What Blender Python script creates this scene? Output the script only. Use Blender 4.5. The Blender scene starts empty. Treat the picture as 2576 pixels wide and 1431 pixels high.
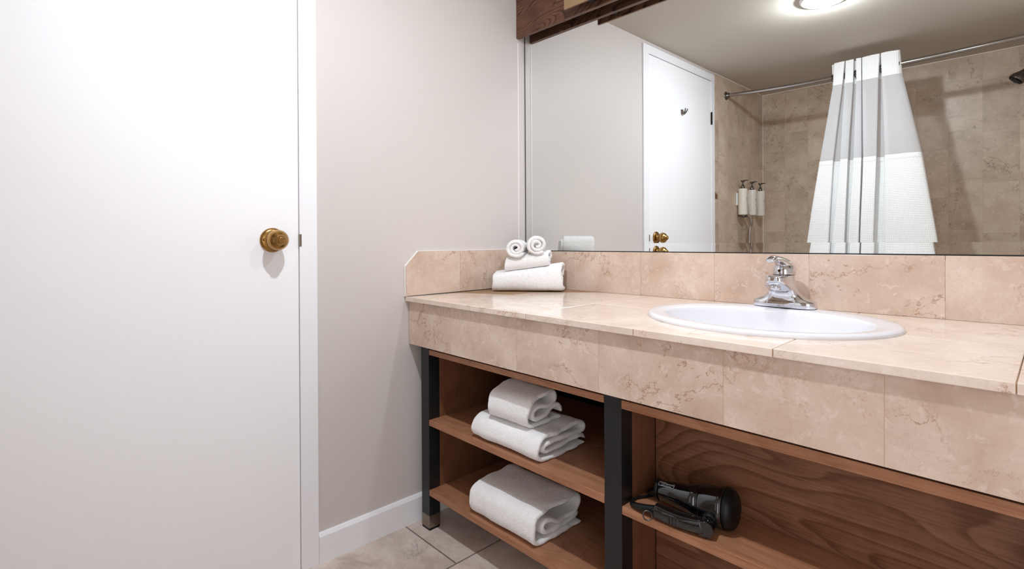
import bpy, bmesh, math, random
from mathutils import Vector, Matrix, noise
from math import pi, sin, cos, radians
random.seed(7)
S = bpy.context.scene
C = S.collection

# ------------------------------------------------------------------ camera
F, CX, CY, YAW, PITCH, ROLL = 1315.12, 1294.58, 603.71, .80637, .00344, -.00519
a = Vector((-sin(YAW)*cos(PITCH), cos(YAW)*cos(PITCH), -sin(PITCH)))
r0 = Vector((cos(YAW), sin(YAW), 0)); u0 = r0.cross(a)
R_ = r0*cos(ROLL) + u0*sin(ROLL); U_ = u0*cos(ROLL) - r0*sin(ROLL)
cam = bpy.data.cameras.new('camera'); co = bpy.data.objects.new('camera', cam); C.objects.link(co)
m = Matrix((R_, U_, -a)).transposed().to_4x4(); m.translation = (1.59546, -1.60068, 1.00519)
co.matrix_world = m
cam.sensor_width = 36; cam.sensor_fit = 'HORIZONTAL'; cam.lens = F/2576*36
cam.shift_x = (1288-CX)/2576; cam.shift_y = (CY-715.5)/2576
cam.clip_start = .01
S.camera = co
# ------------------------------------------------------------------ world, exposure
w = bpy.data.worlds.new('world'); S.world = w; w.use_nodes = True
w.node_tree.nodes['Background'].inputs[0].default_value = (.96, .98, 1, 1)
w.node_tree.nodes['Background'].inputs[1].default_value = 1.5
S.view_settings.view_transform = 'Standard'; S.view_settings.look = 'None'
S.view_settings.exposure = 1.09; S.view_settings.gamma = 1
S.view_settings.use_curve_mapping = False
cy = S.cycles
cy.use_denoising = True
try: cy.denoiser = 'OPENIMAGEDENOISE'; cy.denoising_input_passes = 'RGB_ALBEDO_NORMAL'; cy.denoising_prefilter = 'ACCURATE'
except Exception: pass
cy.max_bounces = 12; cy.diffuse_bounces = 6; cy.glossy_bounces = 8; cy.transparent_max_bounces = 12
cy.caustics_reflective = True; cy.blur_glossy = .3; cy.sample_clamp_indirect = 8
# ------------------------------------------------------------------ lamps (position, watts)
LAMP_ROOM = ((.845, -1.108, 2.1025), 4.3)
LAMP_SINK = ((1.14, -.34, 2.1025), 1.5)
GLOW = 2.0       # all-round share of the bulb
LENS = 3.0        # glow of the frosted lens per watt
LAMP_COL = (.89, .965, 1.03)

ZC = 2.1025      # ceiling
ZT = .8027       # counter top
DT = 2.616       # depth of the room (tub wall)

# ------------------------------------------------------------------ helpers
def lin(c):
    c = c/255
    return c/12.92 if c <= .04045 else ((c+.055)/1.055)**2.4
def rgb(r, g, b): return (lin(r), lin(g), lin(b), 1)

class MB:
    def __init__(s): s.v = []; s.f = []; s.sm = []; s.uv = None
    def add(s, vs, fs, smooth=False):
        k = len(s.v); s.v += [tuple(p) for p in vs]
        s.f += [tuple(i+k for i in f) for f in fs]; s.sm += [smooth]*len(fs); return s
    def box(s, x0, x1, y0, y1, z0, z1):
        x0, x1 = sorted((x0, x1)); y0, y1 = sorted((y0, y1)); z0, z1 = sorted((z0, z1))
        v = [(x, y, z) for x in (x0, x1) for y in (y0, y1) for z in (z0, z1)]
        return s.add(v, [(0,1,3,2),(4,6,7,5),(0,4,5,1),(2,3,7,6),(0,2,6,4),(1,5,7,3)])
    def loft(s, rings, cap0=True, cap1=True, smooth=True, closed=True):
        n = len(rings[0]); vs = [p for r in rings for p in r]; fs = []
        for i in range(len(rings)-1):
            for j in range(n if closed else n-1):
                k = (j+1) % n
                fs.append((i*n+j, i*n+k, (i+1)*n+k, (i+1)*n+j))
        s.add(vs, fs, smooth)
        k = len(s.v)-len(vs)
        if cap0: s.f.append(tuple(k+j for j in reversed(range(n)))); s.sm.append(False)
        if cap1: s.f.append(tuple(k+(len(rings)-1)*n+j for j in range(n))); s.sm.append(False)
        return s
    def lathe(s, prof, o=(0,0,0), ax=(0,0,1), n=40, cap=True, sx=1, sy=1):
        ax = Vector(ax).normalized(); t = ax.orthogonal().normalized() if abs(ax.z) < .99 else Vector((1,0,0)); b = ax.cross(t)
        o = Vector(o)
        rings = [[o + ax*h + (t*cos(2*pi*i/n)*sx + b*sin(2*pi*i/n)*sy)*max(r, 1e-5) for i in range(n)] for r, h in prof]
        return s.loft(rings, cap, cap)
    def tube(s, pts, r, n=14, caps=True):
        pts = [Vector(p) for p in pts]; rs = r if isinstance(r, (list, tuple)) else [r]*len(pts)
        rings = []; t0 = None; nn = None
        for i, p in enumerate(pts):
            t = (pts[min(i+1, len(pts)-1)]-pts[max(i-1, 0)]).normalized()
            if nn is None: nn = t.orthogonal().normalized()
            else: nn = (nn - t*nn.dot(t)).normalized()
            b = t.cross(nn)
            rings.append([p+(nn*cos(2*pi*k/n)+b*sin(2*pi*k/n))*rs[i] for k in range(n)])
        return s.loft(rings, caps, caps)
    def torus(s, o, ax, R, r, n=32, m=10):
        ax = Vector(ax).normalized(); t = ax.orthogonal().normalized(); b = ax.cross(t); o = Vector(o); rings = []
        for i in range(n+1):
            d = t*cos(2*pi*i/n)+b*sin(2*pi*i/n)
            rings.append([o+d*(R+r*cos(2*pi*k/m))+ax*r*sin(2*pi*k/m) for k in range(m)])
        return s.loft(rings, False, False)
    def grid(s, P, smooth=True, uv=None):
        nu, nv = len(P), len(P[0])
        vs = [p for r in P for p in r]
        fs = [(i*nv+j, (i+1)*nv+j, (i+1)*nv+j+1, i*nv+j+1) for i in range(nu-1) for j in range(nv-1)]
        return s.add(vs, fs, smooth)
    def build(s, name, mat, parent=None, bevel=0, seg=2, base=None, uvf=None, smooth_bevel=True):
        o_ = Vector(base) if base is not None else (Vector(parent.location) if parent else Vector((0,0,0)))
        if parent is not None and parent.parent is not None: o_ = Vector(parent['_b'])
        elif parent is not None: o_ = Vector(parent['_b'])
        me = bpy.data.meshes.new(name)
        me.from_pydata([tuple(Vector(p)-o_) for p in s.v], [], s.f)
        for p, q in zip(me.polygons, s.sm): p.use_smooth = q
        bm = bmesh.new(); bm.from_mesh(me)
        bmesh.ops.remove_doubles(bm, verts=bm.verts, dist=1e-6)
        bmesh.ops.recalc_face_normals(bm, faces=bm.faces)
        if bevel:
            es = [e for e in bm.edges if len(e.link_faces) == 2 and e.calc_face_angle(0) > .5]
            bmesh.ops.bevel(bm, geom=es, offset=bevel, segments=seg, profile=.5, affect='EDGES', clamp_overlap=True)
        if uvf:
            l = bm.loops.layers.uv.new('UVMap')
            for f in bm.faces:
                for lp in f.loops: lp[l].uv = uvf(lp.vert.co + o_)
        bm.to_mesh(me); bm.free()
        me.materials.append(mat)
        ob = bpy.data.objects.new(name, me); C.objects.link(ob)
        if parent is not None: ob.parent = parent
        else: ob.location = o_
        ob['_b'] = tuple(o_)
        return ob

def tag(o, label=None, cat=None, group=None, kind=None):
    if label: o['label'] = label
    if cat: o['category'] = cat
    if group: o['group'] = group
    if kind: o['kind'] = kind
    return o
def thing(name, base, label=None, cat=None, group=None, kind=None):
    o = bpy.data.objects.new(name, None); C.objects.link(o); o.location = base; o['_b'] = tuple(base)
    o.empty_display_size = .05
    return tag(o, label, cat, group, kind)

def crom(P, k=6, closed=False):
    out = []; n = len(P); P = [Vector(p) for p in P]
    rng = range(n) if closed else range(n-1)
    for i in rng:
        if closed: p0, p1, p2, p3 = P[(i-1)%n], P[i], P[(i+1)%n], P[(i+2)%n]
        else: p0, p1, p2, p3 = P[max(i-1,0)], P[i], P[i+1], P[min(i+2,n-1)]
        for j in range(k):
            t = j/k
            out.append(.5*((2*p1)+(p2-p0)*t+(2*p0-5*p1+4*p2-p3)*t*t+(3*p1-p0-3*p2+p3)*t**3))
    if not closed: out.append(P[-1])
    return out

# ------------------------------------------------------------------ materials
class NT:
    def __init__(s, name, col=(.8,.8,.8,1), rough=.5, metal=0, spec=.5):
        s.m = bpy.data.materials.new(name); s.m.use_nodes = True; s.t = s.m.node_tree; s.n = s.t.nodes
        s.b = s.n['Principled BSDF']; s.b.inputs['Base Color'].default_value = col
        s.b.inputs['Roughness'].default_value = rough; s.b.inputs['Metallic'].default_value = metal
        s.b.inputs['Specular IOR Level'].default_value = spec
    def N(s, t, **k):
        n = s.n.new(t)
        for a_, v in k.items():
            if a_ in ('op',): n.operation = v
            elif hasattr(n, a_): setattr(n, a_, v)
        return n
    def L(s, a_, b_): s.t.links.new(a_, b_)
    def math(s, op, a_, b_=None, clamp=False):
        n = s.n.new('ShaderNodeMath'); n.operation = op; n.use_clamp = clamp
        for i, x in enumerate((a_, b_)):
            if x is None: continue
            if isinstance(x, (int, float)): n.inputs[i].default_value = x
            else: s.L(x, n.inputs[i])
        return n.outputs[0]
    def vmath(s, op, a_, b_):
        n = s.n.new('ShaderNodeVectorMath'); n.operation = op
        for i, x in enumerate((a_, b_)):
            if isinstance(x, (tuple, list)): n.inputs[i].default_value = x
            else: s.L(x, n.inputs[i])
        return n.outputs[0]
    def obj(s): 
        n = s.n.new('ShaderNodeTexCoord'); return n.outputs['Object']
    def noise(s, vec, scale, detail=4, rough=.5, dist=0):
        n = s.n.new('ShaderNodeTexNoise'); s.L(vec, n.inputs['Vector'])
        n.inputs['Scale'].default_value = scale; n.inputs['Detail'].default_value = detail
        n.inputs['Roughness'].default_value = rough; n.inputs['Distortion'].default_value = dist
        return n.outputs['Fac']
    def ramp(s, fac, stops):
        n = s.n.new('ShaderNodeValToRGB'); s.L(fac, n.inputs[0]); e = n.color_ramp.elements
        while len(e) < len(stops): e.new(.5)
        for q, (p, c) in zip(e, stops): q.position = p; q.color = c if len(c) == 4 else (*c, 1)
        return n.outputs[0]
    def mix(s, f, a_, b_, mode='MIX'):
        n = s.n.new('ShaderNodeMix'); n.data_type = 'RGBA'; n.blend_type = mode
        for i, x in ((0, f), (6, a_), (7, b_)):
            if isinstance(x, (int, float)): n.inputs[i].default_value = x
            elif isinstance(x, tuple): n.inputs[i].default_value = x
            else: s.L(x, n.inputs[i])
        return n.outputs[2]
    def col(s, x): s.L(x, s.b.inputs['Base Color'])
    def bump(s, h, strength=.3, dist=.001):
        n = s.n.new('ShaderNodeBump'); n.inputs['Strength'].default_value = strength; n.inputs['Distance'].default_value = dist
        s.L(h, n.inputs['Height']); s.L(n.outputs[0], s.b.inputs['Normal'])

def m_paint(name, c, rough=.55, bs=.25, spec=.35, sc=420):
    t = NT(name, c, rough, 0, spec); o = t.obj()
    t.bump(t.noise(o, sc, 2, .6), bs, .0012); return t.m

def marble_color(t, vec, base, light, dark, vein):
    n1 = t.noise(vec, 7, 6, .6, .3)
    c = t.mix(.2, t.ramp(n1, [(.3, dark), (.5, base), (.72, light)]), base)
    bl = t.noise(vec, 46, 6, .66, .5)
    c = t.mix(t.math('MULTIPLY', t.ramp(bl, [(.56, (0,0,0)), (.64, (1,1,1))]), .52), c, light)
    sp = t.noise(vec, 120, 3, .6)
    c = t.mix(t.math('MULTIPLY', t.ramp(sp, [(.35, (1,1,1)), (.47, (0,0,0))]), .22), c, dark)
    d = t.noise(vec, 4.0, 9, .66, .35)
    v = t.math('ABSOLUTE', t.math('SUBTRACT', d, .5))
    v = t.ramp(v, [(0, (1,1,1)), (.0055, (0,0,0))])
    msk = t.ramp(t.noise(vec, 5.5, 2, .5), [(.44, (0,0,0)), (.56, (1,1,1))])
    c = t.mix(t.math('MULTIPLY', t.math('MULTIPLY', v, msk), .9), c, vein)
    d2 = t.noise(vec, 11, 8, .68, .2)
    v2 = t.math('ABSOLUTE', t.math('SUBTRACT', d2, .47))
    v2 = t.ramp(v2, [(0, (1,1,1)), (.006, (0,0,0))])
    msk2 = t.ramp(t.noise(t.vmath('ADD', vec, (4,7,2)), 4.2, 2, .5), [(.52, (0,0,0)), (.62, (1,1,1))])
    c = t.mix(t.math('MULTIPLY', t.math('MULTIPLY', v2, msk2), .5), c, vein)
    return c

def m_marble(name, base, light, dark, vein, rough=.16, spec=.5):
    t = NT(name, base, rough, 0, spec)
    g = t.n.new('ShaderNodeNewGeometry')
    cb = t.n.new('ShaderNodeCombineXYZ')
    for i, k in enumerate((37.0, 91.0, 53.0)): t.L(t.math('MULTIPLY', g.outputs['Random Per Island'], k), cb.inputs[i])
    vec = t.vmath('ADD', t.obj(), cb.outputs[0])
    c = marble_color(t, vec, base, light, dark, vein)
    hv = t.ramp(g.outputs['Random Per Island'], [(0, (.93,.93,.93)), (1, (1.0,1.0,1.0))])
    t.col(t.mix(1.0, c, hv, 'MULTIPLY'))
    t.bump(t.noise(vec, 60, 3), .04, .001)
    return t.m

def m_walltile(name, axis, pitch, base, light, dark, vein, grout, off=0, rough=.34):
    t = NT(name, base, rough); o = t.obj(); sp = t.n.new('ShaderNodeSeparateXYZ'); t.L(o, sp.inputs[0])
    h = t.math('DIVIDE', t.math('ADD', sp.outputs[axis], off), pitch); colu = t.math('FLOOR', h); fh = t.math('FRACT', h)
    wn = t.n.new('ShaderNodeTexWhiteNoise'); wn.noise_dimensions = '1D'; t.L(colu, wn.inputs['W'])
    zz = t.math('DIVIDE', t.math('ADD', sp.outputs[2], t.math('MULTIPLY', wn.outputs['Value'], .305)), .305)
    row = t.math('FLOOR', zz); fz = t.math('FRACT', zz)
    cb = t.n.new('ShaderNodeCombineXYZ'); t.L(colu, cb.inputs[0]); t.L(row, cb.inputs[1])
    w3 = t.n.new('ShaderNodeTexWhiteNoise'); w3.noise_dimensions = '2D'; t.L(cb.outputs[0], w3.inputs['Vector'])
    vec = t.vmath('ADD', o, t.vmath('MULTIPLY', w3.outputs['Color'], (40, 70, 90)))
    c = marble_color(t, vec, base, light, dark, vein)
    c = t.mix(1.0, c, t.ramp(w3.outputs['Value'], [(0, (.86,.85,.83)), (1, (1.04,1.03,1.02))]), 'MULTIPLY')
    eh = t.math('MULTIPLY', t.math('MINIMUM', fh, t.math('SUBTRACT', 1, fh)), pitch)
    ez = t.math('MULTIPLY', t.math('MINIMUM', fz, t.math('SUBTRACT', 1, fz)), .305)
    g1 = t.ramp(eh, [(0, (1,1,1)), (.0012, (0,0,0))]); g2 = t.ramp(ez, [(0, (1,1,1)), (.0010, (0,0,0))])
    c = t.mix(t.math('MULTIPLY', g1, .6), c, grout); c = t.mix(t.math('MULTIPLY', g2, .6), c, dark)
    t.col(c); return t.m

def m_floor():
    base, light, dark = rgb(203,189,179), rgb(221,210,201), rgb(172,156,144)
    t = NT('stone_floor_tile', base, .35); o = t.obj(); sp = t.n.new('ShaderNodeSeparateXYZ'); t.L(o, sp.inputs[0])
    P, Q = .3025, .44
    h = t.math('DIVIDE', sp.outputs[0], P); cl = t.math('FLOOR', h); fh = t.math('FRACT', h)
    q = t.math('ADD', t.math('DIVIDE', t.math('ADD', sp.outputs[1], .617), Q), t.math('MULTIPLY', cl, .5)); rw = t.math('FLOOR', q); fq = t.math('FRACT', q)
    cb = t.n.new('ShaderNodeCombineXYZ'); t.L(cl, cb.inputs[0]); t.L(rw, cb.inputs[1])
    w3 = t.n.new('ShaderNodeTexWhiteNoise'); w3.noise_dimensions = '2D'; t.L(cb.outputs[0], w3.inputs['Vector'])
    vec = t.vmath('ADD', o, t.vmath('MULTIPLY', w3.outputs['Color'], (40, 70, 90)))
    c = t.ramp(t.noise(vec, 8, 8, .68, .5), [(.3, dark), (.5, base), (.68, light)])
    c = t.mix(t.math('MULTIPLY', t.ramp(t.noise(vec, 150, 3, .6), [(.32, (1,1,1)), (.46, (0,0,0))]), .35), c, dark)
    v = t.ramp(t.math('ABSOLUTE', t.math('SUBTRACT', t.noise(vec, 4, 8, .65, 1.2), .5)), [(0, (1,1,1)), (.006, (0,0,0))])
    msk = t.ramp(t.noise(vec, 6, 2), [(.5, (0,0,0)), (.6, (1,1,1))])
    c = t.mix(t.math('MULTIPLY', t.math('MULTIPLY', v, msk), .7), c, rgb(80,66,56))
    c = t.mix(1.0, c, t.ramp(w3.outputs['Value'], [(0, (.92,.90,.88)), (1, (1.05,1.04,1.04))]), 'MULTIPLY')
    eh = t.math('MULTIPLY', t.math('MINIMUM', fh, t.math('SUBTRACT', 1, fh)), P)
    eq = t.math('MULTIPLY', t.math('MINIMUM', fq, t.math('SUBTRACT', 1, fq)), Q)
    e = t.math('MINIMUM', eh, eq); g = t.ramp(e, [(.0009, (1,1,1)), (.0019, (0,0,0))])
    c = t.mix(g, c, rgb(84,68,56)); t.col(c)
    hgt = t.math('ADD', t.math('MULTIPLY', t.noise(vec, 30, 6, .7), .5), t.math('MULTIPLY', g, -1.5))
    t.bump(hgt, .5, .002); return t.m

def m_wood(name, c0, c1, axis=0, rough=.38, scale=1.0, rings=26, fine=.6, seed=0, spec=.35, rw=.16):
    t = NT(name, c0, rough, 0, spec); o = t.obj()
    st = [9.0, 9.0, 9.0]; st[axis] = 1.0
    v = t.vmath('MULTIPLY', t.vmath('ADD', o, (seed*1.7, seed*2.3, seed*.9)), tuple(q*scale for q in st))
    big = t.noise(v, .42, 3, .5, .9)
    rg = t.math('FRACT', t.math('MULTIPLY', big, rings))
    rgc = t.ramp(rg, [(0, (.2,.2,.2)), (.6, (.45,.45,.45)), (.9, (1,1,1)), (1, (.25,.25,.25))])
    st2 = [380.0]*3; st2[axis] = 12.0
    fi = t.noise(t.vmath('MULTIPLY', o, tuple(q*scale for q in st2)), 1, 3, .6)
    mott = t.noise(o, 14, 4, .6)
    f = t.math('ADD', t.math('MULTIPLY', rgc, rw), t.math('ADD', t.math('MULTIPLY', fi, fine), t.math('MULTIPLY', mott, .40)))
    t.col(t.ramp(f, [(.2, c1), (.85, c0)]))
    t.bump(fi, .08, .0006); return t.m

def m_terry(name, c=rgb(244,241,242)):
    t = NT(name, c, .95, 0, .05); o = t.obj()
    t.b.inputs['Sheen Weight'].default_value = .25; t.b.inputs['Sheen Roughness'].default_value = .6
    n = t.math('ADD', t.math('MULTIPLY', t.noise(o, 520, 2, .7), .7), t.math('MULTIPLY', t.noise(o, 160, 3, .6), .8))
    cc = t.ramp(n, [(.40, (.80,.785,.78)), (.80, (.95,.94,.945))]); t.col(cc)
    t.bump(n, .75, .003); return t.m

def m_waffle(name, c):
    t = NT(name, c, .8, 0, .15); tc = t.n.new('ShaderNodeTexCoord'); sp = t.n.new('ShaderNodeSeparateXYZ'); t.L(tc.outputs['UV'], sp.inputs[0])
    fx = t.math('FRACT', t.math('MULTIPLY', sp.outputs[0], 105)); fy = t.math('FRACT', t.math('MULTIPLY', sp.outputs[1], 105))
    ex = t.math('ABSOLUTE', t.math('SUBTRACT', fx, .5)); ey = t.math('ABSOLUTE', t.math('SUBTRACT', fy, .5))
    h = t.math('MAXIMUM', ex, ey)
    t.bump(h, .8, .003)
    t.col(t.mix(t.ramp(h, [(.15, (1,1,1)), (.42, (0,0,0))]), c, tuple(x*.86 for x in c[:3])+(1,)))
    t.b.inputs['Subsurface Weight'].default_value = 0
    return t.m

def m_sheer(name):
    m_ = bpy.data.materials.new(name); m_.use_nodes = True; n = m_.node_tree.nodes; L = m_.node_tree.links
    n.clear(); out = n.new('ShaderNodeOutputMaterial'); d = n.new('ShaderNodeBsdfDiffuse'); d.inputs[0].default_value = (.90,.90,.92,1)
    tl = n.new('ShaderNodeBsdfTranslucent'); tl.inputs[0].default_value = (.8,.8,.82,1)
    tr = n.new('ShaderNodeBsdfTransparent'); m1 = n.new('ShaderNodeMixShader'); m1.inputs[0].default_value = .3
    m2 = n.new('ShaderNodeMixShader'); m2.inputs[0].default_value = .28
    L.new(d.outputs[0], m1.inputs[1]); L.new(tl.outputs[0], m1.inputs[2]); L.new(m1.outputs[0], m2.inputs[1]); L.new(tr.outputs[0], m2.inputs[2]); L.new(m2.outputs[0], out.inputs[0])
    return m_
def m_emit(name, c, s):
    m_ = bpy.data.materials.new(name); m_.use_nodes = True; n = m_.node_tree.nodes; L = m_.node_tree.links
    n.clear(); out = n.new('ShaderNodeOutputMaterial'); e = n.new('ShaderNodeEmission'); e.inputs[0].default_value = (*c, 1); e.inputs[1].default_value = s
    L.new(e.outputs[0], out.inputs[0]); return m_

M = {}
M['wall'] = m_paint('greige_wall_paint', rgb(207,199,196), .5, .22)
M['ceil'] = m_paint('ceiling_paint', rgb(196,188,178), .8, .25)
M['door'] = m_paint('white_door_paint', rgb(246,245,248), .32, .10, .4, 300)
M['trim'] = m_paint('white_trim_paint', rgb(240,239,243), .35, .04, .4)
MB_, ML_, MD_, MV_ = rgb(212,188,171), rgb(230,212,198), rgb(190,162,143), rgb(146,104,72)
M['marble'] = m_marble('beige_marble_tile', MB_, ML_, MD_, MV_, .22)
M['slab'] = m_marble('beige_marble_counter_tile', rgb(232,213,199), rgb(242,230,220), rgb(218,196,180), rgb(178,138,106), .12)
M['grout'] = NT('pale_grout', rgb(196,172,150), .8).m
M['dgrout'] = NT('counter_grout', rgb(150,118,88), .8).m
sb, sl, sd, sv = rgb(206,185,166), rgb(228,211,194), rgb(184,161,141), rgb(112,84,60)
M['tile_x'] = m_walltile('shower_tile_long', 0, .1595, sb, sl, sd, sv, rgb(190,168,146))
M['tile_y'] = m_walltile('shower_tile_end', 1, .1524, sb, sl, sd, sv, rgb(190,168,146), off=.025)
M['floor'] = m_floor()
M['wood'] = m_wood('stained_maple_shelf', rgb(134,86,58), rgb(192,140,108), 0)
M['woodback'] = m_wood('figured_maple_back', rgb(98,60,38), rgb(158,112,86), 0, scale=.8, rings=44, seed=3, rw=.34)
M['bay_shade'] = NT('bay_shade_black', (.008,.007,.006,1), .8, 0, .1).m  # near-black colour carries the shade inside the deep left bay
M['woodside'] = m_wood('stained_maple_side', rgb(100,63,42), rgb(136,93,69), 2, seed=5)
M['walnut'] = m_wood('walnut_valance', rgb(66,38,27), rgb(150,106,82), 0, .42, 1.0, rings=60, fine=.55, seed=1.3, rw=.42)
M['tan'] = m_paint('tan_laminate', rgb(150,122,90), .6, .1)
M['black'] = NT('black_powder_coat', (.010,.010,.012,1), .33, 0, .45).m
M['nickel'] = NT('brushed_nickel', rgb(150,140,130), .34, 1).m
M['chrome'] = NT('polished_chrome', (.70,.70,.73,1), .06, 1).m
M['rod'] = NT('satin_chrome_rod', (.42,.40,.39,1), .16, 1).m
M['dchrome'] = NT('dark_chrome', (.20,.19,.185,1), .12, 1).m
M['darkring'] = NT('dark_metal_ring', (.09,.085,.08,1), .25, 1).m
def m_brass():
    t = NT('aged_brass', rgb(160,118,62), .22, 1); o = t.obj()
    t.col(t.ramp(t.noise(o, 25, 5, .6), [(.3, rgb(150,112,60)), (.65, rgb(186,146,88))])); 
    t.L(t.ramp(t.noise(o, 40, 3), [(.3, (.17,.17,.17)), (.7, (.27,.27,.27))]), t.b.inputs['Roughness']); return t.m
M['brass'] = m_brass()
M['brass_dark'] = NT('tarnished_brass', rgb(70,48,26), .4, 1).m
M['steel'] = NT('worn_steel', rgb(150,140,128), .4, 1).m
M['hinge'] = NT('dark_bronze_hinge', rgb(56,46,38), .4, 1).m
M['porcelain'] = NT('white_porcelain', rgb(227,226,231), .07, 0, .6).m
M['terry'] = m_terry('white_terry')
M['waffle'] = m_waffle('white_waffle_cloth', rgb(250,249,249))
M['sheer'] = m_sheer('sheer_white_voile')
M['bottle'] = NT('cream_plastic', rgb(232,224,214), .35).m
M['plastic'] = NT('white_plastic', rgb(238,238,242), .3).m
M['gloss'] = NT('gloss_black_plastic', (.004,.004,.005,1), .07, 0, .85).m
M['matte'] = NT('satin_black_plastic', (.006,.006,.0065,1), .4, 0, .25).m
M['silver'] = NT('silver_print', rgb(190,190,200), .4, .3).m
M['ink'] = NT('grey_print', rgb(90,86,84), .6).m
M['mirror'] = NT('mirror_silver', (.86,.885,.875,1), .0, 1).m
M['mirroredge'] = NT('mirror_edge_dark', (.02,.02,.02,1), .3).m
M['gap'] = NT('gap_shade_and_dark_parts', (.02,.015,.012,1), .9).m  # shade of the door gap as colour; also dark joint line and spacers
M['caulk'] = NT('white_caulk', rgb(242,238,234), .5).m
M['drain'] = M['chrome']
M['stain'] = NT('brown_stain', rgb(120,78,46), .4).m

# ================================================================== SETTING
XR = 2.7     # right end of the room
def struct(mb, name, mat, **k): return tag(mb.build(name, mat, **k), kind='structure')
D1, D2, D3, D4 = .9238, .9779, 1.7371, 1.7797
struct(MB().box(-.2, XR+.1, -DT-.1, .1, -.1, 0), 'floor', M['floor'])
struct(MB().box(-.2, XR+.1, -DT-.1, .1, ZC, ZC+.1), 'ceiling', M['ceil'])
struct(MB().box(-.2, XR+.1, .0, .1, -.0, ZC), 'wall_back', M['wall'])
wl = MB().box(-.12, 0, -D2, 0, 0, ZC); wl.box(-.12, 0, -D3, -D2, 2.034, ZC); wl.box(-.12, -.0, -1.795, -D3, 0, ZC)
struct(wl, 'wall_left', M['wall'])
struct(MB().box(-.12, .0, -DT, -1.7955, 0, ZC), 'wall_shower_end', M['tile_y'])
struct(MB().box(-.12, 1.62, -DT-.1, -DT, 0, ZC), 'wall_shower_long', M['tile_x'])
struct(MB().box(1.62, 1.74, -DT, -1.95, 0, ZC), 'wall_shower_wing', M['tile_y'])
wf = MB().box(1.74, 1.80, -2.05, -1.95, 0, ZC); wf.box(2.66, XR, -2.05, -1.95, 0, ZC); wf.box(1.80, 2.66, -2.05, -1.95, 2.04, ZC)   # unseen opening, added to let world light in as fill
struct(wf, 'wall_front', M['wall'])
struct(MB().box(XR, XR+.1, -1.95, 0, 0, ZC), 'wall_right', M['wall'])
# door casing, baseboard, corner caulk
tc = .0095
cs = MB().box(0, tc, -D2+.0004, -D1, 0, 2.0330); cs.box(0, tc, -D4, -D3-.0006, 0, 2.0330)
cs.box(0, tc, -D4, -D1, 2.0330, 2.080)
struct(cs, 'trim_1', M['trim'], bevel=.0012)
bb = MB(); pr = [(0,0),(.0125,0),(.0125,.083),(.006,.093),(0,.0935)]
bb.loft([[(x, y, z+.0) for x, z in pr] for y in (-D1+.0003, -.012)], smooth=False)
struct(bb, 'baseboard_left', M['trim'])
struct(MB().box(0, .0018, -.0480, -.0445, .965, 1.835), 'trim_2', M['caulk'])
struct(MB().box(.0, .0022, -DT, -DT+.0022, 0, ZC), 'trim_3', M['caulk'])
cz = MB().box(0, .002, -DT, -1.7957, ZC-.0035, ZC); cz.box(0, 1.62, -DT, -DT+.002, ZC-.0035, ZC)
struct(cz, 'trim_4', M['caulk'])
struct(MB().box(0, .0006, -1.84, -1.7957, 1.262, 1.264), 'trim_5', M['stain'])
sp_ = MB(); pts = [(-1.7957,1.262),(-1.7957,1.30),(-1.803,1.308),(-1.81,1.297),(-1.822,1.293),(-1.829,1.305),(-1.834,1.297),(-1.838,1.28),(-1.836,1.262)]
sp_.loft([[(x, y, z) for y, z in pts] for x in (0, .0005)], smooth=False)
struct(sp_, 'trim_6', M['stain'])

# ------------------------------------------------------------------ door
dr = MB().box(-.038, .0045, -D3+.0014, -D2-.0011, .008, 2.031)
door = tag(dr.build('door_1', M['door'], bevel=.0012, base=(0, -1.36, 0)), kind='structure')
MB().box(-.045, -.039, -D3, -D2, 0, 2.034).build('door_gap_shade', M['gap'], door)  # dark sheet behind the leaf, colours the shade seen in the door gap
KY, KZ = -1.0545, 1.0035
kn = MB().lathe([(.0355,0),(.0355,.002),(.034,.0055),(.029,.0085),(.020,.010),(.014,.012),(.0125,.024),(.015,.030)], (.0045,KY,KZ), (1,0,0), 48)
knob = kn.build('door_knob', M['brass'], door)
MB().lathe([(.012,.022),(.0185,.0265),(.0265,.032),(.0295,.041),(.0285,.050),(.0235,.0575),(.0165,.0635),(.0135,.066),(.0128,.0705)], (.0045,KY,KZ), (1,0,0), 48).build('knob_grip', M['brass'], knob)
MB().lathe([(.0088,.066),(.0088,.0735),(.0075,.0745)], (.0045,KY,KZ), (1,0,0), 32).build('lock_button', M['brass'], knob)
for sy_ in (-.025, .025):
    MB().lathe([(.0042,0),(.0042,.009),(.003,.0096),(.0012,.0085)], (.0045,KY+sy_,KZ+.001), (1,0,0), 16).build('screw', M['brass_dark'], knob)
lb = MB().box(.0035, .0112, -D2-.0012, -D2+.0060, .984, 1.021)
lb.build('strike_plate', M['steel'], door, bevel=.0008)
hb = MB(); 
for k in range(5): hb.lathe([(.0052,0),(.0052,.0145)], (.0098, -D3+.0005, 1.747+k*.0152), (0,0,1), 16)
hb.lathe([(.003,0),(.0058,.001),(.0058,.004),(.002,.006)], (.0098,-D3+.0005,1.823), (0,0,1), 16)
hb.box(.004, .0075, -D3-.006, -D3+.005, 1.747, 1.823)
hb.build('hinge', M['hinge'], door)
hb2 = MB()
for k in range(5): hb2.lathe([(.0052,0),(.0052,.0145)], (.0098, -D3+.0005, .25+k*.0152), (0,0,1), 16)
hb2.box(.004, .0075, -D3-.006, -D3+.005, .25, .326)
hb2.build('hinge', M['hinge'], door)
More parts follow.
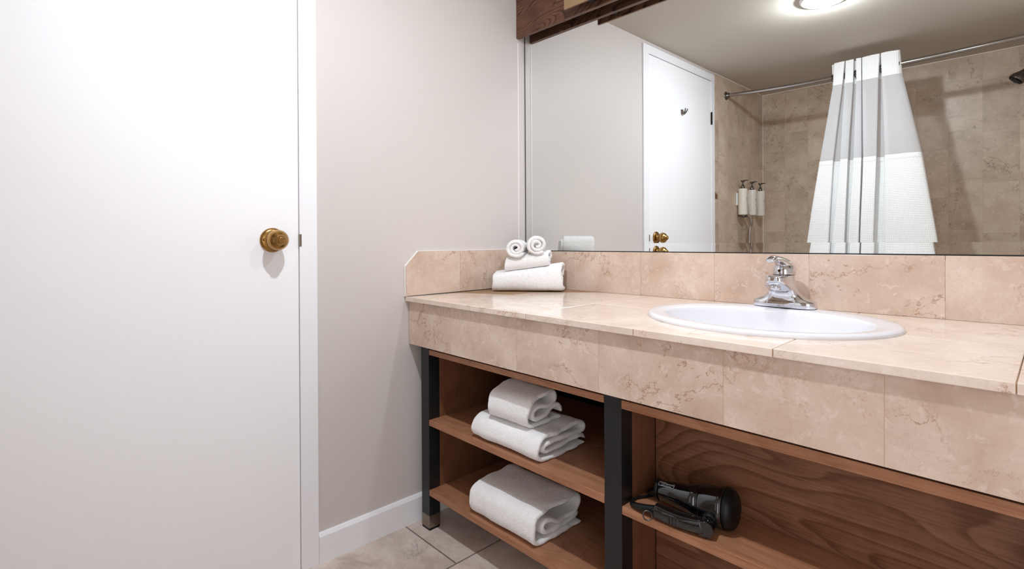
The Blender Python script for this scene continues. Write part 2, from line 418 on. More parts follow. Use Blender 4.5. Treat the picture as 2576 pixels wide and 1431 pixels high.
# robe hook on the door
hk = thing('robe_hook', (.0045,-1.352,1.768), 'small chrome double robe hook screwed high on the white door, seen in the mirror', 'hook')
hx, hy, hz = .0045, -1.352, 1.768
q = .017
pl = MB().loft([[(hx+t_, hy+sx_*q*.95, hz+sz_*q) for sx_, sz_ in ((-1,-.7),(.85,-1),(1,.7),(-.85,1))] for t_ in (0,.004)], smooth=False)
pl.build('backplate', M['chrome'], hk, bevel=.001)
for dy in (-.012, .010):
    MB().tube(crom([(hx+.003,hy+dy*.3,hz-.010),(hx+.014,hy+dy*.5,hz-.012),(hx+.024,hy+dy*.8,hz-.002),(hx+.032,hy+dy*1.2,hz+.016)],5), [.0055]*6+[.0045]*5+[.0038]*4+[.0036], 10).build('prong', M['dchrome'], hk)

# ================================================================== MIRROR
ZM = .9575
mir = thing('wall_mirror', (1.35, -.003, ZM), 'large frameless wall mirror above the marble backsplash, reflecting the door and shower', 'mirror')
def slope(x): return .0061*x - .004
mm = MB()
ZS = .0285
x0, x1 = .0045, XR-.02
v = [(x0,-.0065,ZM+ZS+slope(x0)),(x1,-.0065,ZM+ZS+slope(x1)),(x1,-.0065,2.06),(x0,-.0065,2.06),
     (x0,-.001,ZM+ZS+slope(x0)),(x1,-.001,ZM+ZS+slope(x1)),(x1,-.001,2.06),(x0,-.001,2.06)]
mm.add(v, [(0,1,2,3),(4,7,6,5),(0,4,5,1),(1,5,6,2),(2,6,7,3),(3,7,4,0)])
mm.build('mirror_glass', M['mirror'], mir)
tl = radians(2.2)*ZS
v = [(x0,-.0068-tl*.5,ZM+slope(x0)),(x1,-.0068-tl*.5,ZM+slope(x1)),(x1,-.0068+tl*.5,ZM+ZS+slope(x1)),(x0,-.0068+tl*.5,ZM+ZS+slope(x0)),
     (x0,-.001,ZM+slope(x0)),(x1,-.001,ZM+slope(x1)),(x1,-.001,ZM+ZS+slope(x1)),(x0,-.001,ZM+ZS+slope(x0))]
MB().add(v, [(0,1,2,3),(4,7,6,5),(0,4,5,1),(1,5,6,2),(2,6,7,3),(3,7,4,0)]).build('bevel_strip', M['mirror'], mir)
ed = MB().box(.0008, .0044, -.0072, -.001, ZM-.003, 2.06)
v = [(x0,-.0078,ZM-.0028+slope(x0)),(x1,-.0078,ZM-.0028+slope(x1)),(x1,-.0078,ZM-.0004+slope(x1)),(x0,-.0078,ZM-.0004+slope(x0)),
     (x0,-.001,ZM-.0028+slope(x0)),(x1,-.001,ZM-.0028+slope(x1)),(x1,-.001,ZM-.0004+slope(x1)),(x0,-.001,ZM-.0004+slope(x0))]
ed.add(v, [(0,1,2,3),(4,7,6,5),(0,4,5,1),(1,5,6,2),(2,6,7,3),(3,7,4,0)])
ed.build('edge_channel', M['mirroredge'], mir)

# valance boards over the mirror
va = MB().box(.0008, XR-.01, -.0555, -.038, 1.8515, ZC)
vb = thing('mirror_valance', (1.4,-.08,1.8515), 'brown walnut valance with tan outer panel hanging above the mirror from the ceiling', 'valance')
va.build('walnut_board', M['walnut'], vb, bevel=.0008)
MB().box(.317, XR-.01, -.1135, -.109, 1.8565, ZC).build('tan_panel', M['tan'], vb)
MB().box(.317, XR-.01, -.109, -.1045, 1.8565, ZC).build('panel_backing', M['walnut'], vb)
for bx in (.40, 1.6, 2.4):
    MB().box(bx, bx+.02, -.1045, -.0555, 1.8700, 1.96).build('spacer_block', M['gap'], vb)

# ================================================================== COUNTER
XJ = [.0015, .5990, .9375, 1.2343, 1.5540, 1.86, 2.17, 2.48, XR-.002]
ct = thing('vanity_countertop', (1.3, -.3, ZT), 'long beige marble tiled vanity countertop with tiled apron, holding the oval sink', 'countertop')
YF = -.6070
def cutter():
    mb = MB(); n = 72
    for z in (.70, .83): pass
    mb.loft([[(1.093+.266*cos(2*pi*i/n), -.2875+.2175*sin(2*pi*i/n), z) for i in range(n)] for z in (.70,.90)], smooth=False)
    return mb.build('cut', M['gap'])
def back(x): return .0065*x-.004
sl_ = MB(); hw = .0007
YJ = [YF, -.305, -.012]
for i in range(len(XJ)-1):
    for j in range(2):
        xa, xb = XJ[i]+hw, XJ[i+1]-hw; ya, yb = YJ[j]+(hw if j else 0), YJ[j+1]-(hw if j == 0 else 0)
        def zt(x, y): 
            f = (y-YF)/(-.012-YF); return ZT+back(x)*f*(1 if x < .7 else 1)
        v = [(x, y, z) for x in (xa, xb) for y in (ya, yb) for z in (0, 1)]
        v = [(x, y, zt(x, y) if z else ZT-.0165) for x, y, z in v]
        sl_.add(v, [(0,1,3,2),(4,6,7,5),(0,4,5,1),(2,3,7,6),(0,2,6,4),(1,5,7,3)])
slab = sl_.build('counter_tiles', M['slab'], ct, bevel=.0016, seg=3)
sub = MB().box(.0012, XR-.002, YF+.0015, -.012, ZT-.0145, ZT-.0013).build('counter_bed', M['dgrout'], ct)
cu = cutter()
for ob in (slab, sub):
    md = ob.modifiers.new('b', 'BOOLEAN'); md.object = cu; md.operation = 'DIFFERENCE'; md.solver = 'EXACT'
bpy.context.view_layer.update()
dg = bpy.context.evaluated_depsgraph_get()
for ob in (slab, sub):
    me = bpy.data.meshes.new_from_object(ob.evaluated_get(dg)); ob.modifiers.clear(); ob.data = me
bpy.data.objects.remove(cu)
AJ = [.0035, .2459, .5496, .8314, 1.136, 1.400, 1.70, 2.0, 2.3, 2.6, XR-.002]
ap = MB()
for i in range(len(AJ)-1): ap.box(AJ[i]+.0005, AJ[i+1]-.0005, -.5930, -.5820, .6345, ZT-.0167)
ap.build('apron_tiles', M['marble'], ct, bevel=.0008)
MB().box(.003, XR-.002, -.5922, -.578, .6345, ZT-.0169).build('apron_backing', M['grout'], ct)
# backsplashes
bs = thing('backsplash', (1.3, -.006, ZT), 'long low marble tile backsplash running under the mirror', 'backsplash')
SJ = [.0125, .2728, .576, .8440, 1.1148, 1.4081, 1.71, 2.01, 2.31, XR-.002]
b_ = MB()
for i in range(len(SJ)-1):
    xa, xb = SJ[i]+.0004, SJ[i+1]-.0004
    v = [(x, y, (ZM-.0035+slope(x)) if z else ZT+back(x)) for x in (xa, xb) for y in (-.0118, -.0008) for z in (0,1)]
    b_.add(v, [(0,1,3,2),(4,6,7,5),(0,4,5,1),(2,3,7,6),(0,2,6,4),(1,5,7,3)])
b_.build('splash_tiles', M['marble'], bs, bevel=.0007)
MB().box(.0125, XR-.002, -.0108, -.0006, ZT+.004, ZM-.010).build('grout_bed', M['grout'], bs)
ss = thing('side_splash', (.006, -.3, ZT), 'marble side splash with clipped front corner against the left wall', 'backsplash')
def quadprism(mb, pts, x0, x1):
    mb.loft([[(x, y, z) for y, z in pts] for x in (x0, x1)], smooth=False)
e = MB(); zb = ZT+.0006
quadprism(e, [(-.6085, zb), (-.3707, zb), (-.3707, .9590), (-.5560, .9600), (-.6085, .9090)], .0006, .0118)
quadprism(e, [(-.3697, zb), (-.012, zb), (-.012, .9560), (-.3697, .9590)], .0006, .0118)
e.build('splash_tiles', M['marble'], ss, bevel=.0007)
cl = MB()
quadprism(cl, [(-.6105,.803),(-.6085,.803),(-.6085,.9095),(-.5560,.9605),(-.013,.9570),(-.013,.9585),(-.5570,.9625),(-.6105,.9105)], .0003, .008)
cl.build('caulk_bead', M['caulk'], ss)
MB().tube([(.013,y,ZT+.0006) for y in (-.604,-.45,-.3,-.15,-.013)], .0009, 6).build('joint_line', M['gap'], ss)

# ================================================================== SINK
sk = thing('oval_sink', (1.0925,-.2875,ZT), 'white oval drop-in porcelain sink set in the marble countertop', 'sink')
n = 96; rings = []
OC = (1.0945, -.2885); OA, OB = .2805, .2335
IC = (1.093, -.302); IA, IB = .232, .170
def ring(f, dz, extra=0):
    cx_ = OC[0]+(IC[0]-OC[0])*f; cy_ = OC[1]+(IC[1]-OC[1])*f; A = OA+(IA-OA)*f+extra; B = OB+(IB-OB)*f+extra
    return [(cx_+A*cos(2*pi*i/n), cy_+B*sin(2*pi*i/n), ZT+dz) for i in range(n)]
rings = [ring(0,.0007), ring(0,.004,.001), ring(0,.008,.0), ring(.06,.0105), ring(.16,.0118), ring(.5,.0108), ring(.82,.0098), ring(.94,.0088), ring(1.0,.006), ring(1.04,0)]
for f, dz in ((.965,-.012),(.93,-.030),(.88,-.055),(.80,-.082),(.68,-.103),(.52,-.118),(.34,-.126),(.16,-.130),(.10,-.131)):
    rings.append([(IC[0]+IA*f*cos(2*pi*i/n), IC[1]+.006*(1-f)+IB*f*sin(2*pi*i/n), ZT+dz) for i in range(n)])
under = [[(IC[0]+(IA*f+.006)*cos(2*pi*i/n), IC[1]+(IB*f+.006)*sin(2*pi*i/n), ZT+dz) for i in range(n)] for f, dz in ((.1,-.139),(.52,-.127),(.80,-.09),(.93,-.04),(1.06,-.002))]
under.append(ring(.12,.0005))
MB().loft(rings+under, False, False).build('basin', M['porcelain'], sk)
MB().lathe([(.0245,.0),(.0245,.003),(.019,.0045),(.017,.002),(.006,.003)], (IC[0], IC[1]+.005, ZT-.1312), (0,0,1), 32).build('drain', M['chrome'], sk)

# ================================================================== FAUCET
FX, FY, FZ = 1.0740, -.0805, ZT+.0112
fa = thing('faucet', (FX,FY,FZ), 'chrome single-lever faucet standing on the back rim of the oval sink', 'faucet')
def stad(cx_, cy_, z, hx_, hy_, n=40, p=2.6):
    out = []
    for i in range(n):
        t = 2*pi*i/n; c, s_ = cos(t), sin(t)
        out.append((cx_+hx_*abs(c)**(2/p)*(1 if c >= 0 else -1), cy_+hy_*abs(s_)**(2/p)*(1 if s_ >= 0 else -1), z))
    return out
MB().loft([stad(FX,FY,FZ-.0006+z,.0798,.029,48,3.0) for z in (0,.0012)]).build('gasket', M['matte'], fa)
# body: wide base sweeping up concavely into the neck and the forward spout
secs = [(0,.0785,-.0275,.0262,3.2),(.002,.0795,-.0285,.0268,3.2),(.0145,.0790,-.0280,.0265,3.2),(.0175,.0778,-.0270,.0260,3.1),(.0200,.0735,-.0262,.0255,3.0),(.0230,.0655,-.0258,.0252,2.9),(.0260,.0575,-.0256,.0250,2.8),
        (.0305,.0495,-.0258,.0250,2.7),(.0358,.0430,-.0268,.0252,2.7),(.0420,.0372,-.0310,.0256,2.7),(.0490,.0332,-.0400,.0260,2.8),(.0550,.0310,-.0510,.0262,2.9),
        (.0600,.0298,-.0620,.0263,3.0),(.0640,.0292,-.0725,.0263,3.1),(.0662,.0289,-.0780,.0263,3.2),(.0680,.0290,-.0795,.0263,3.2),(.0830,.0287,-.0795,.0262,3.2),(.0865,.0280,-.0780,.0260,3.1),(.0885,.0262,-.0735,.0250,3.0)]
bd = MB().loft([stad(FX, FY+(f+b)/2, FZ+z, hx_, (b-f)/2, 64, p_) for z, hx_, f, b, p_ in secs])
for sg in (-1, 1):
    bd.tube(crom([(FX+sg*x, FY+y, FZ+z) for x, y, z in ((.0120,-.0792,.0668),(.0225,-.0755,.0660),(.0258,-.0650,.0630),(.0265,-.0520,.0575),(.0272,-.0395,.0495),(.0285,-.0305,.0400),(.0315,-.0262,.0290),(.0345,-.0272,.0180),(.0370,-.0282,.0030))], 6), .0011, 8)
bd.build('spout_body', M['chrome'], fa)
MB().lathe([(.0112,.0),(.0125,-.001),(.0125,-.0105),(.0108,-.0125),(.0095,-.0125),(.0092,-.006)], (FX,FY-.0640,FZ+.0640), (0,0,1), 36).build('aerator', M['chrome'], fa)
ha = MB().lathe([(.0285,.0888),(.0292,.0915),(.0288,.098),(.0272,.106),(.0240,.1135),(.0180,.1195),(.009,.1225)], (FX,FY+.0,FZ), (0,0,1), 48)
lv = []
path = [(.0235,.098,.0200,.009),(.018,.103,.0245,.0145),(.006,.1105,.0248,.0160),(-.008,.1185,.0225,.0145),(-.022,.1255,.0185,.0115),(-.036,.1305,.0148,.0088),(-.050,.1330,.0130,.0078),(-.062,.1335,.0134,.0082),(-.070,.1320,.0136,.0086),(-.0755,.1300,.0118,.0070),(-.0785,.1285,.0075,.0040)]
LR = Matrix.Rotation(radians(-7), 3, 'Z')
for dy, dz, hwid, hh in path:
    lv.append([tuple(Vector((FX, FY, FZ)) + LR @ Vector((hwid*cos(2*pi*k/28), dy+.35*hh*sin(2*pi*k/28), dz+hh*sin(2*pi*k/28)))) for k in range(28)])
ha.loft(lv)
hd = ha.build('lever_handle', M['chrome'], fa)
MB().lathe([(.0034,0),(.0034,.0022)], (FX-.003,FY-.0280,FZ+.1000), (0,-1,.15), 16).build('set_screw_cap', M['brass_dark'], hd)
MB().torus((FX,FY,FZ+.0890), (0,0,1), .0282, .0007, 48, 8).build('collar_ring', M['dchrome'], fa)

def text_mesh(txt, size, mat, name, parent, mtx, ext=.0002):
    cu_ = bpy.data.curves.new('t', 'FONT'); cu_.body = txt; cu_.size = size; cu_.extrude = ext; cu_.align_x = 'CENTER'; cu_.align_y = 'CENTER'; cu_.resolution_u = 3
    to = bpy.data.objects.new('t', cu_); C.objects.link(to); bpy.context.view_layer.update()
    me = bpy.data.meshes.new_from_object(to.evaluated_get(bpy.context.evaluated_depsgraph_get()))
    bpy.data.objects.remove(to); bpy.data.curves.remove(cu_)
    me.transform(mtx); me.transform(Matrix.Translation(-Vector(parent['_b']))); me.materials.clear(); me.materials.append(mat); me.name = name
    ob = bpy.data.objects.new(name, me); C.objects.link(ob); ob.parent = parent; ob['_b'] = parent['_b']; return ob
text_mesh('DELTA', .0065, M['nickel'], 'embossed_lettering', fa, Matrix.Translation((FX,FY-.0284,FZ+.0065)) @ Matrix.Rotation(pi/2,4,'X'), .0003)

# ================================================================== SHELVING UNIT
su = thing('vanity_shelving_unit', (1.3,-.3,0), 'open wooden shelving unit with black metal posts under the marble countertop', 'shelf unit')
PY0, PY1 = -.574, -.529
def post(x0, x1):
    p = MB().box(x0, x1, PY0, PY1, .0506, .6335).build('post', M['black'], su, bevel=.0012)
    f = MB().box(x0-.0004, x1+.0004, PY0-.0004, PY1+.0004, .008, .0506).build('foot', M['nickel'], p, bevel=.001)
    MB().box(x0+.001, x1-.001, PY0+.001, PY1-.001, .0004, .008).build('foot_pad', M['matte'], p)
post(.0495, .0950); post(.8335, .8835); post(1.62, 1.67); post(2.35, 2.40)
YB = -.045      # back of the deep left bay
def board(name, x0, x1, y0, y1, z0, z1, mat='wood'):
    return MB().box(x0, x1, y0, y1, z0, z1).build(name, M[mat], su, bevel=.0008)
board('side_panel', .0770, .0948, -.5285, YB, .1225, .6065, 'woodside')
board('shelf', .0955, .8330, PY0, YB-.0005, .3635, .3832)
board('shelf', .0955, .8330, PY0, YB-.0005, .1225, .1420)
board('top_rail', .0985, .8330, PY0-.001, YB-.0005, .6070, .6250)
board('back_panel', .0955, .8330, YB, YB+.012, .1225, .6250, 'bay_shade')
board('side_panel', .8545, .8722, -.5285, YB, .1225, .6065, 'bay_shade')
# right bay: shallow, with its back panel in front of the plumbing
board('side_panel', .8728, .8832, -.5285, -.4266, .1225, .6065, 'woodside')
board('shelf', .8840, 2.3495, PY0, -.4268, .3565, .3755)
board('shelf', .8840, 2.3495, PY0, -.4268, .1225, .1420)
board('top_rail', .8840, 2.3495, PY0-.001, -.4268, .6045, .6250)
board('back_panel', .8840, 2.3495, -.4262, -.4140, .1225, .6250, 'woodback')
MB().lathe([(.0035,0),(.0035,.006),(.002,.007)], (.8832,-.497,.578), (1,0,0), 12).build('shelf_pin', M['brass_dark'], su)

# ================================================================== TOWELS
def fuzz(mb, count, L=.0026, wd=.00035, rnd=None):
    rnd = rnd or random.Random(3)
    V_ = [Vector(p) for p in mb.v]; F_ = [f for f in mb.f if len(f) == 4]
    ar = []; tot = 0
    for f in F_:
        A = ((V_[f[2]]-V_[f[0]]).cross(V_[f[3]]-V_[f[1]])).length/2; tot += A; ar.append(tot)
    import bisect
    vs = []; fs = []
    for i in range(count):
        f = F_[min(bisect.bisect(ar, rnd.random()*tot), len(F_)-1)]
        p = [V_[k] for k in f]; s_, t = rnd.random(), rnd.random()
        q = (p[0]*(1-s_)+p[1]*s_)*(1-t)+(p[3]*(1-s_)+p[2]*s_)*t
        nn = (p[2]-p[0]).cross(p[3]-p[1])
        if nn.length < 1e-12: continue
        nn.normalize()
        d = (nn+Vector((rnd.uniform(-1,1), rnd.uniform(-1,1), rnd.uniform(-1,1)))*.7).normalized()
        sd_ = d.cross(Vector((rnd.uniform(-1,1), rnd.uniform(-1,1), rnd.uniform(-1,1)))).normalized()*wd
        l = L*rnd.uniform(.5,1.1); b = d+Vector((rnd.uniform(-1,1), rnd.uniform(-1,1), rnd.uniform(-1,1)))*.5; b.normalize()
        k = len(vs); m1 = q+d*l*.55; m2 = m1+b*l*.5
        vs += [q-sd_-nn*.0005, q+sd_-nn*.0005, m1+sd_*.9, m1-sd_*.9, m2]
        fs += [(k,k+1,k+2,k+3), (k+3,k+2,k+4)]
    mb.add(vs, fs, False)

def cloth(path, thick, length, frame, hs=lambda s: 1.0, seed=0, amp=.0035, wav=.003, fz=12000, ns=64, k=5, shear=0.0):
    """strip following path (d,h), extruded over length. frame(s,d,h)->point"""
    P = crom([(x, y, 0) for x, y in path], k)
    # even resample
    L = [0]
    for i in range(1, len(P)): L.append(L[-1]+(P[i]-P[i-1]).length)
    m_ = max(24, int(L[-1]/.0045)); Q = []; j = 0
    for i in range(m_+1):
        s_ = L[-1]*i/m_
        while j < len(L)-2 and L[j+1] < s_: j += 1
        Q.append(P[j].lerp(P[j+1], (s_-L[j])/max(L[j+1]-L[j], 1e-9)))
    nrm = []
    for i in range(len(Q)):
        t = (Q[min(i+1, m_)]-Q[max(i-1, 0)]).normalized(); nrm.append(Vector((-t.y, t.x, 0)))
    mb = MB(); rings = []
    off = Vector((seed*3.1, seed*1.7, seed*.9))
    for a_ in range(ns+1):
        s_ = a_/ns; x = s_*length
        de = min(x, length-x); e_ = min(1, de/.006); tt = thick*(.45+.55*math.sqrt(max(0, 1-(1-e_)**2)))
        up, dn = [], []
        for i, q in enumerate(Q):
            w_ = noise.noise(Vector((x*9, q.x*12+i*.02, q.y*14))+off)*wav
            eo = noise.noise(Vector((i*.11, 0, (0 if x < length/2 else 5)))+off)*.009*max(0, 1-de/.05)
            ee = min(1, min(i, m_-i)/1.6); th = tt/2*(.35+.65*ee)*(1+.25*noise.noise(Vector((x*22, i*.12, 3))+off))
            for sgn, lst in ((1, up), (-1, dn)):
                fine = noise.noise(Vector((x*150, i*.9, sgn*4))+off)*.0007
                p = q+nrm[i]*(sgn*(th+fine)+w_)
                lst.append(frame(x+(eo if x > length/2 else -eo*.6), p.x, max(p.y, .0004)*hs(s_)))
        rings.append(up+list(reversed(dn)))
    n_ = len(rings[0]); mb.loft(rings, False, False)
    h_ = len(Q)
    for base_, rev in ((0, True), (ns*n_, False)):
        for i in range(h_-1):
            f = (base_+i, base_+i+1, base_+n_-2-i, base_+n_-1-i); mb.f.append(f[::-1] if rev else f); mb.sm.append(True)
    # orient before fuzz
    fuzz(mb, fz)
    return mb

# middle shelf, lower towel
pM = [(.206,.0075),(.12,.0070),(.03,.0075),(.0085,.020),(.0075,.036),(.020,.058),(.05,.0675),(.12,.0690),(.175,.0735),(.203,.066),(.204,.052),(.185,.0465),(.11,.0500),(.050,.0470),(.032,.0370),(.045,.0255),(.11,.0255),(.170,.0330),(.198,.0300),(.207,.0205)]
mb = cloth(pM, .0125, .289, lambda s_, d, h: (.318+s_, -.5715+d, .3836+h), seed=1, fz=30000)
tag(mb.build('folded_bath_towel', M['terry'], base=(.46,-.47,.3836)), 'white folded terry towel on the middle shelf, under a smaller towel', 'towel')
pU = [(.150,.0075),(.08,.0075),(.025,.0075),(.0085,.024),(.0085,.046),(.020,.072),(.055,.084),(.100,.093),(.125,.083),(.122,.062),(.095,.052),(.058,.056),(.038,.046),(.034,.028),(.050,.0215),(.085,.026),(.110,.038),(.132,.046),(.148,.034),(.151,.022)]
mb = cloth(pU, .0125, .170, lambda s_, d, h: (.3835+s_, -.5620+d+.02*s_, .4605+h-.0), seed=2, fz=22000)
tag(mb.build('folded_hand_towel', M['terry'], base=(.46,-.49,.46)), 'small white folded towel topmost of the middle shelf pile', 'towel')
pL = [(.205,.0085),(.11,.0080),(.030,.0085),(.0095,.024),(.0075,.048),(.016,.074),(.045,.090),(.110,.0935),(.165,.0950),(.197,.084),(.205,.062),(.188,.046),(.150,.040),(.105,.044),(.070,.060),(.048,.058),(.044,.038),(.062,.026),(.12,.0245),(.180,.027),(.200,.034)]
mb = cloth(pL, .0140, .281, lambda s_, d, h: (.3090+s_, -.5705+d, .1424+h), seed=3, fz=30000, wav=.004)
tag(mb.build('folded_bath_towel', M['terry'], base=(.45,-.47,.1424)), 'thick white folded bath towel alone on the bottom shelf', 'towel')
# stack in the counter corner
E1 = Vector((.213,.160,0)).normalized(); NB = Vector((-.160,.213,0)).normalized()
O1 = Vector((.0965,-.2830,ZT+.0005))
def fr(o): return lambda s_, d, h: o+E1*s_+NB*d+Vector((0,0,h))
p1 = [(.122,.0075),(.07,.0070),(.022,.0080),(.0080,.022),(.0080,.045),(.018,.066),(.045,.076),(.085,.078),(.112,.070),(.116,.056),(.095,.048),(.050,.050),(.030,.040),(.035,.026),(.06,.023),(.095,.027),(.115,.036)]
mb = cloth(p1, .0125, .266, fr(O1), hs=lambda s_: .86+.42*s_, seed=4, fz=24000, wav=.002)
tag(mb.build('folded_bath_towel', M['terry'], base=O1+E1*.13+NB*.06), 'large white folded towel on the marble counter, bottom of the corner stack', 'towel')
O2 = O1+E1*.046+NB*.012+Vector((0,0,.0725))
p2 = [(.105,.0065),(.06,.0060),(.018,.0070),(.0070,.018),(.0075,.032),(.016,.044),(.045,.0495),(.085,.048),(.102,.038),(.095,.028),(.060,.027),(.030,.026),(.036,.018),(.07,.0165),(.100,.019)]
f2 = fr(O2)
mb = cloth(p2, .0105, .168, lambda s_, d, h: f2(s_, d, h+.150*s_), hs=lambda s_: 1.0+.06*s_, seed=5, fz=18000, wav=.0015)
tag(mb.build('folded_hand_towel', M['terry'], base=O2+E1*.08+NB*.05), 'white folded hand towel in the middle of the counter stack, under two rolls', 'towel')
def spiral(r0_, r1_, turns, ph, sq):
    out = []
    N_ = int(turns*12)
    for i in range(N_+1):
        t = i/N_; r = r0_+(r1_-r0_)*t; a_ = ph+turns*2*pi*t
        out.append((r*cos(a_)*(1+.05*sin(2*a_+1)), r*sin(a_)*(1+sq*cos(2*a_))))
    return out
def roll(u_, z_, ph, seed, lab, r1_, back_, ln=.125, yawo=0):
    ctr = O1+E1*u_+NB*back_+Vector((0,0,z_-ZT-.0005))
    ax = (Matrix.Rotation(yawo,3,'Z') @ NB); ex = (Matrix.Rotation(yawo,3,'Z') @ E1)
    mb = cloth([(x, y+.2) for x, y in spiral(.0070, r1_, 2.25, ph, .07)], .0122, ln, lambda s_, d, h: ctr+ax*s_+ex*d+Vector((0,0,h-.2)), seed=seed, fz=12000, wav=.0012, ns=36, k=2)
    tag(mb.build('rolled_washcloth', M['terry'], base=ctr+ax*ln/2), lab, 'washcloth')
roll(.0910, .9675, 4.2, 6, 'left rolled white washcloth on top of the counter towel stack', .0340, .004)
roll(.1725, .9800, 3.9, 7, 'right rolled white washcloth, highest on the counter towel stack', .0355, .004, yawo=.12)

# ================================================================== HAIR DRYER
hdz = .3757
dry = thing('hair_dryer', (1.03,-.50,hdz), 'glossy black folding hair dryer with cord on the right wooden shelf', 'hair dryer')
A0 = Vector((.9480,-.5060,.4120)); A1 = Vector((1.1170,-.4920,.4215)); AX = (A1-A0); ln_ = AX.length; AX.normalize()
SD = Vector((0,0,1)).cross(AX).normalized(); UPV = AX.cross(SD)
def brl(secs, n=44):
    rings = []
    for s_, ry, rz, dz in secs:
        c_ = A0+AX*s_+UPV*dz
        rings.append([c_+SD*ry*cos(2*pi*k/n)+UPV*rz*sin(2*pi*k/n) for k in range(n)])
    return rings
MB().loft(brl([(-.004,.017,.0215,.0),(.0,.019,.0235,0),(.03,.0235,.0265,-.001),(.055,.0275,.0295,-.002),(.075,.0315,.0330,-.002),(.095,.0345,.0362,-.002)])).build('front_barrel', M['gloss'], dry)
MB().loft(brl([(-.0115,.0175,.0215,.0),(-.010,.0195,.0240,0),(-.003,.0200,.0248,0),(-.0028,.0175,.022,0)])).build('nozzle', M['matte'], dry)
MB().loft(brl([(.0952,.0355,.0370,-.002),(.100,.0372,.0388,-.0015),(.120,.0400,.0415,-.001),(.140,.0425,.0435,-.0005),(.150,.0430,.0440,0)])).build('rear_barrel', M['gloss'], dry)
gr_ = MB().loft(brl([(.1502,.0415,.0425,0),(.158,.0415,.0425,0),(.166,.0385,.0395,0),(.171,.031,.032,0),(.1735,.018,.018,0),(.174,.004,.004,0)]))
for rr_ in (.010,.017,.024,.031,.0365):
    for k in range(int(rr_*900)):
        a_ = 2*pi*k/int(rr_*900); sx_ = .1735-.3*max(0, rr_-.018)**1.25*8
        gr_.lathe([(.0009,0),(.0009,.0016)], A0+AX*(sx_-.0005)+SD*rr_*cos(a_)+UPV*rr_*sin(a_), AX, 5)
gr_.build('rear_grille', M['matte'], dry)
MB().torus(A0+AX*.1500, AX, .0430, .0009, 48, 6).build('seam_ring', M['dchrome'], dry)
MB().torus(A0+AX*.0950-UPV*.002, AX, .0360, .0007, 48, 6).build('seam_ring', M['dchrome'], dry)
# folded handle
hp = crom([(1.0780,-.5560,.3995),(1.0650,-.5580,.3965),(1.0450,-.5600,.3950),(1.0200,-.5620,.3935),(.9900,-.5660,.3950),(.9690,-.5680,.3975)], 6)
rings = []
for i, p in enumerate(hp):
    t = (hp[min(i+1, len(hp)-1)]-hp[max(i-1,0)]).normalized(); sd2 = Vector((0,0,1)).cross(t).normalized(); up2 = t.cross(sd2)
    f = i/(len(hp)-1); ww = .0128+.0035*sin(pi*min(1, f*1.1)); hh = .0165-.0015*f
    if f < .06: ww *= .75; hh *= .8
    if f > .97: ww *= .9; hh *= .92
    rings.append([p+sd2*ww*(abs(cos(a_))**.75)*(1 if cos(a_) > 0 else -1)+up2*hh*(abs(sin(a_))**.75)*(1 if sin(a_) > 0 else -1) for a_ in [2*pi*k/36 for k in range(36)]])
hnd = MB().loft(rings).build('handle', M['gloss'], dry)
MB().lathe([(.0165,-.0165),(.0175,-.012),(.0175,.012),(.0165,.0165)], (1.0790,-.5500,.3960), (-.25,1,.05), 36).build('hinge_knuckle', M['gloss'], dry)
yk = MB().tube(crom([(1.0790,-.538,.4000),(1.0765,-.522,.4050),(1.0740,-.510,.4100)],5), [.016,.0165,.017,.0175,.018,.0185,.019,.0195,.02,.0205,.021], 24)
yk.build('hinge_arm', M['matte'], dry)
sw = MB()
for k in range(5):
    c_ = Vector((1.006+k*.0072, -.5775-.0006*(2-k)+.0018*(k/4), .3925+.0003*k)); sw.box(c_.x-.0029, c_.x+.0029, c_.y-.0018, c_.y+.004, c_.z-.0085, c_.z+.0085)
sw.build('switch', M['gloss'], hnd, bevel=.0007)
st_ = MB().tube(crom([(.9720,-.5670,.3965),(.9560,-.5690,.3940),(.9350,-.5690,.3900),(.9150,-.5650,.3860),(.9020,-.5600,.3835)],5), [.0098-.0002*i for i in range(21)], 18)
st_.build('strain_relief', M['matte'], dry)
MB().torus((.9600,-.5860,.3870), (.5,-.8,.55), .0098, .0014, 28, 8).build('hanging_ring', M['darkring'], dry)
MB().tube(crom([(.9040,-.5610,.3840),(.8960,-.5540,.3800),(.8905,-.5400,.3795),(.8910,-.5200,.3793),(.9020,-.5000,.3793),(.9150,-.4700,.3793),(.9300,-.4480,.3793),(.9000,-.4420,.3793),(.8920,-.4600,.3793),(.8990,-.4900,.3860),(.9200,-.4900,.3860),(.9400,-.4700,.3860),(.9250,-.4450,.3860)],6), .0032, 10).build('cord', M['matte'], dry)
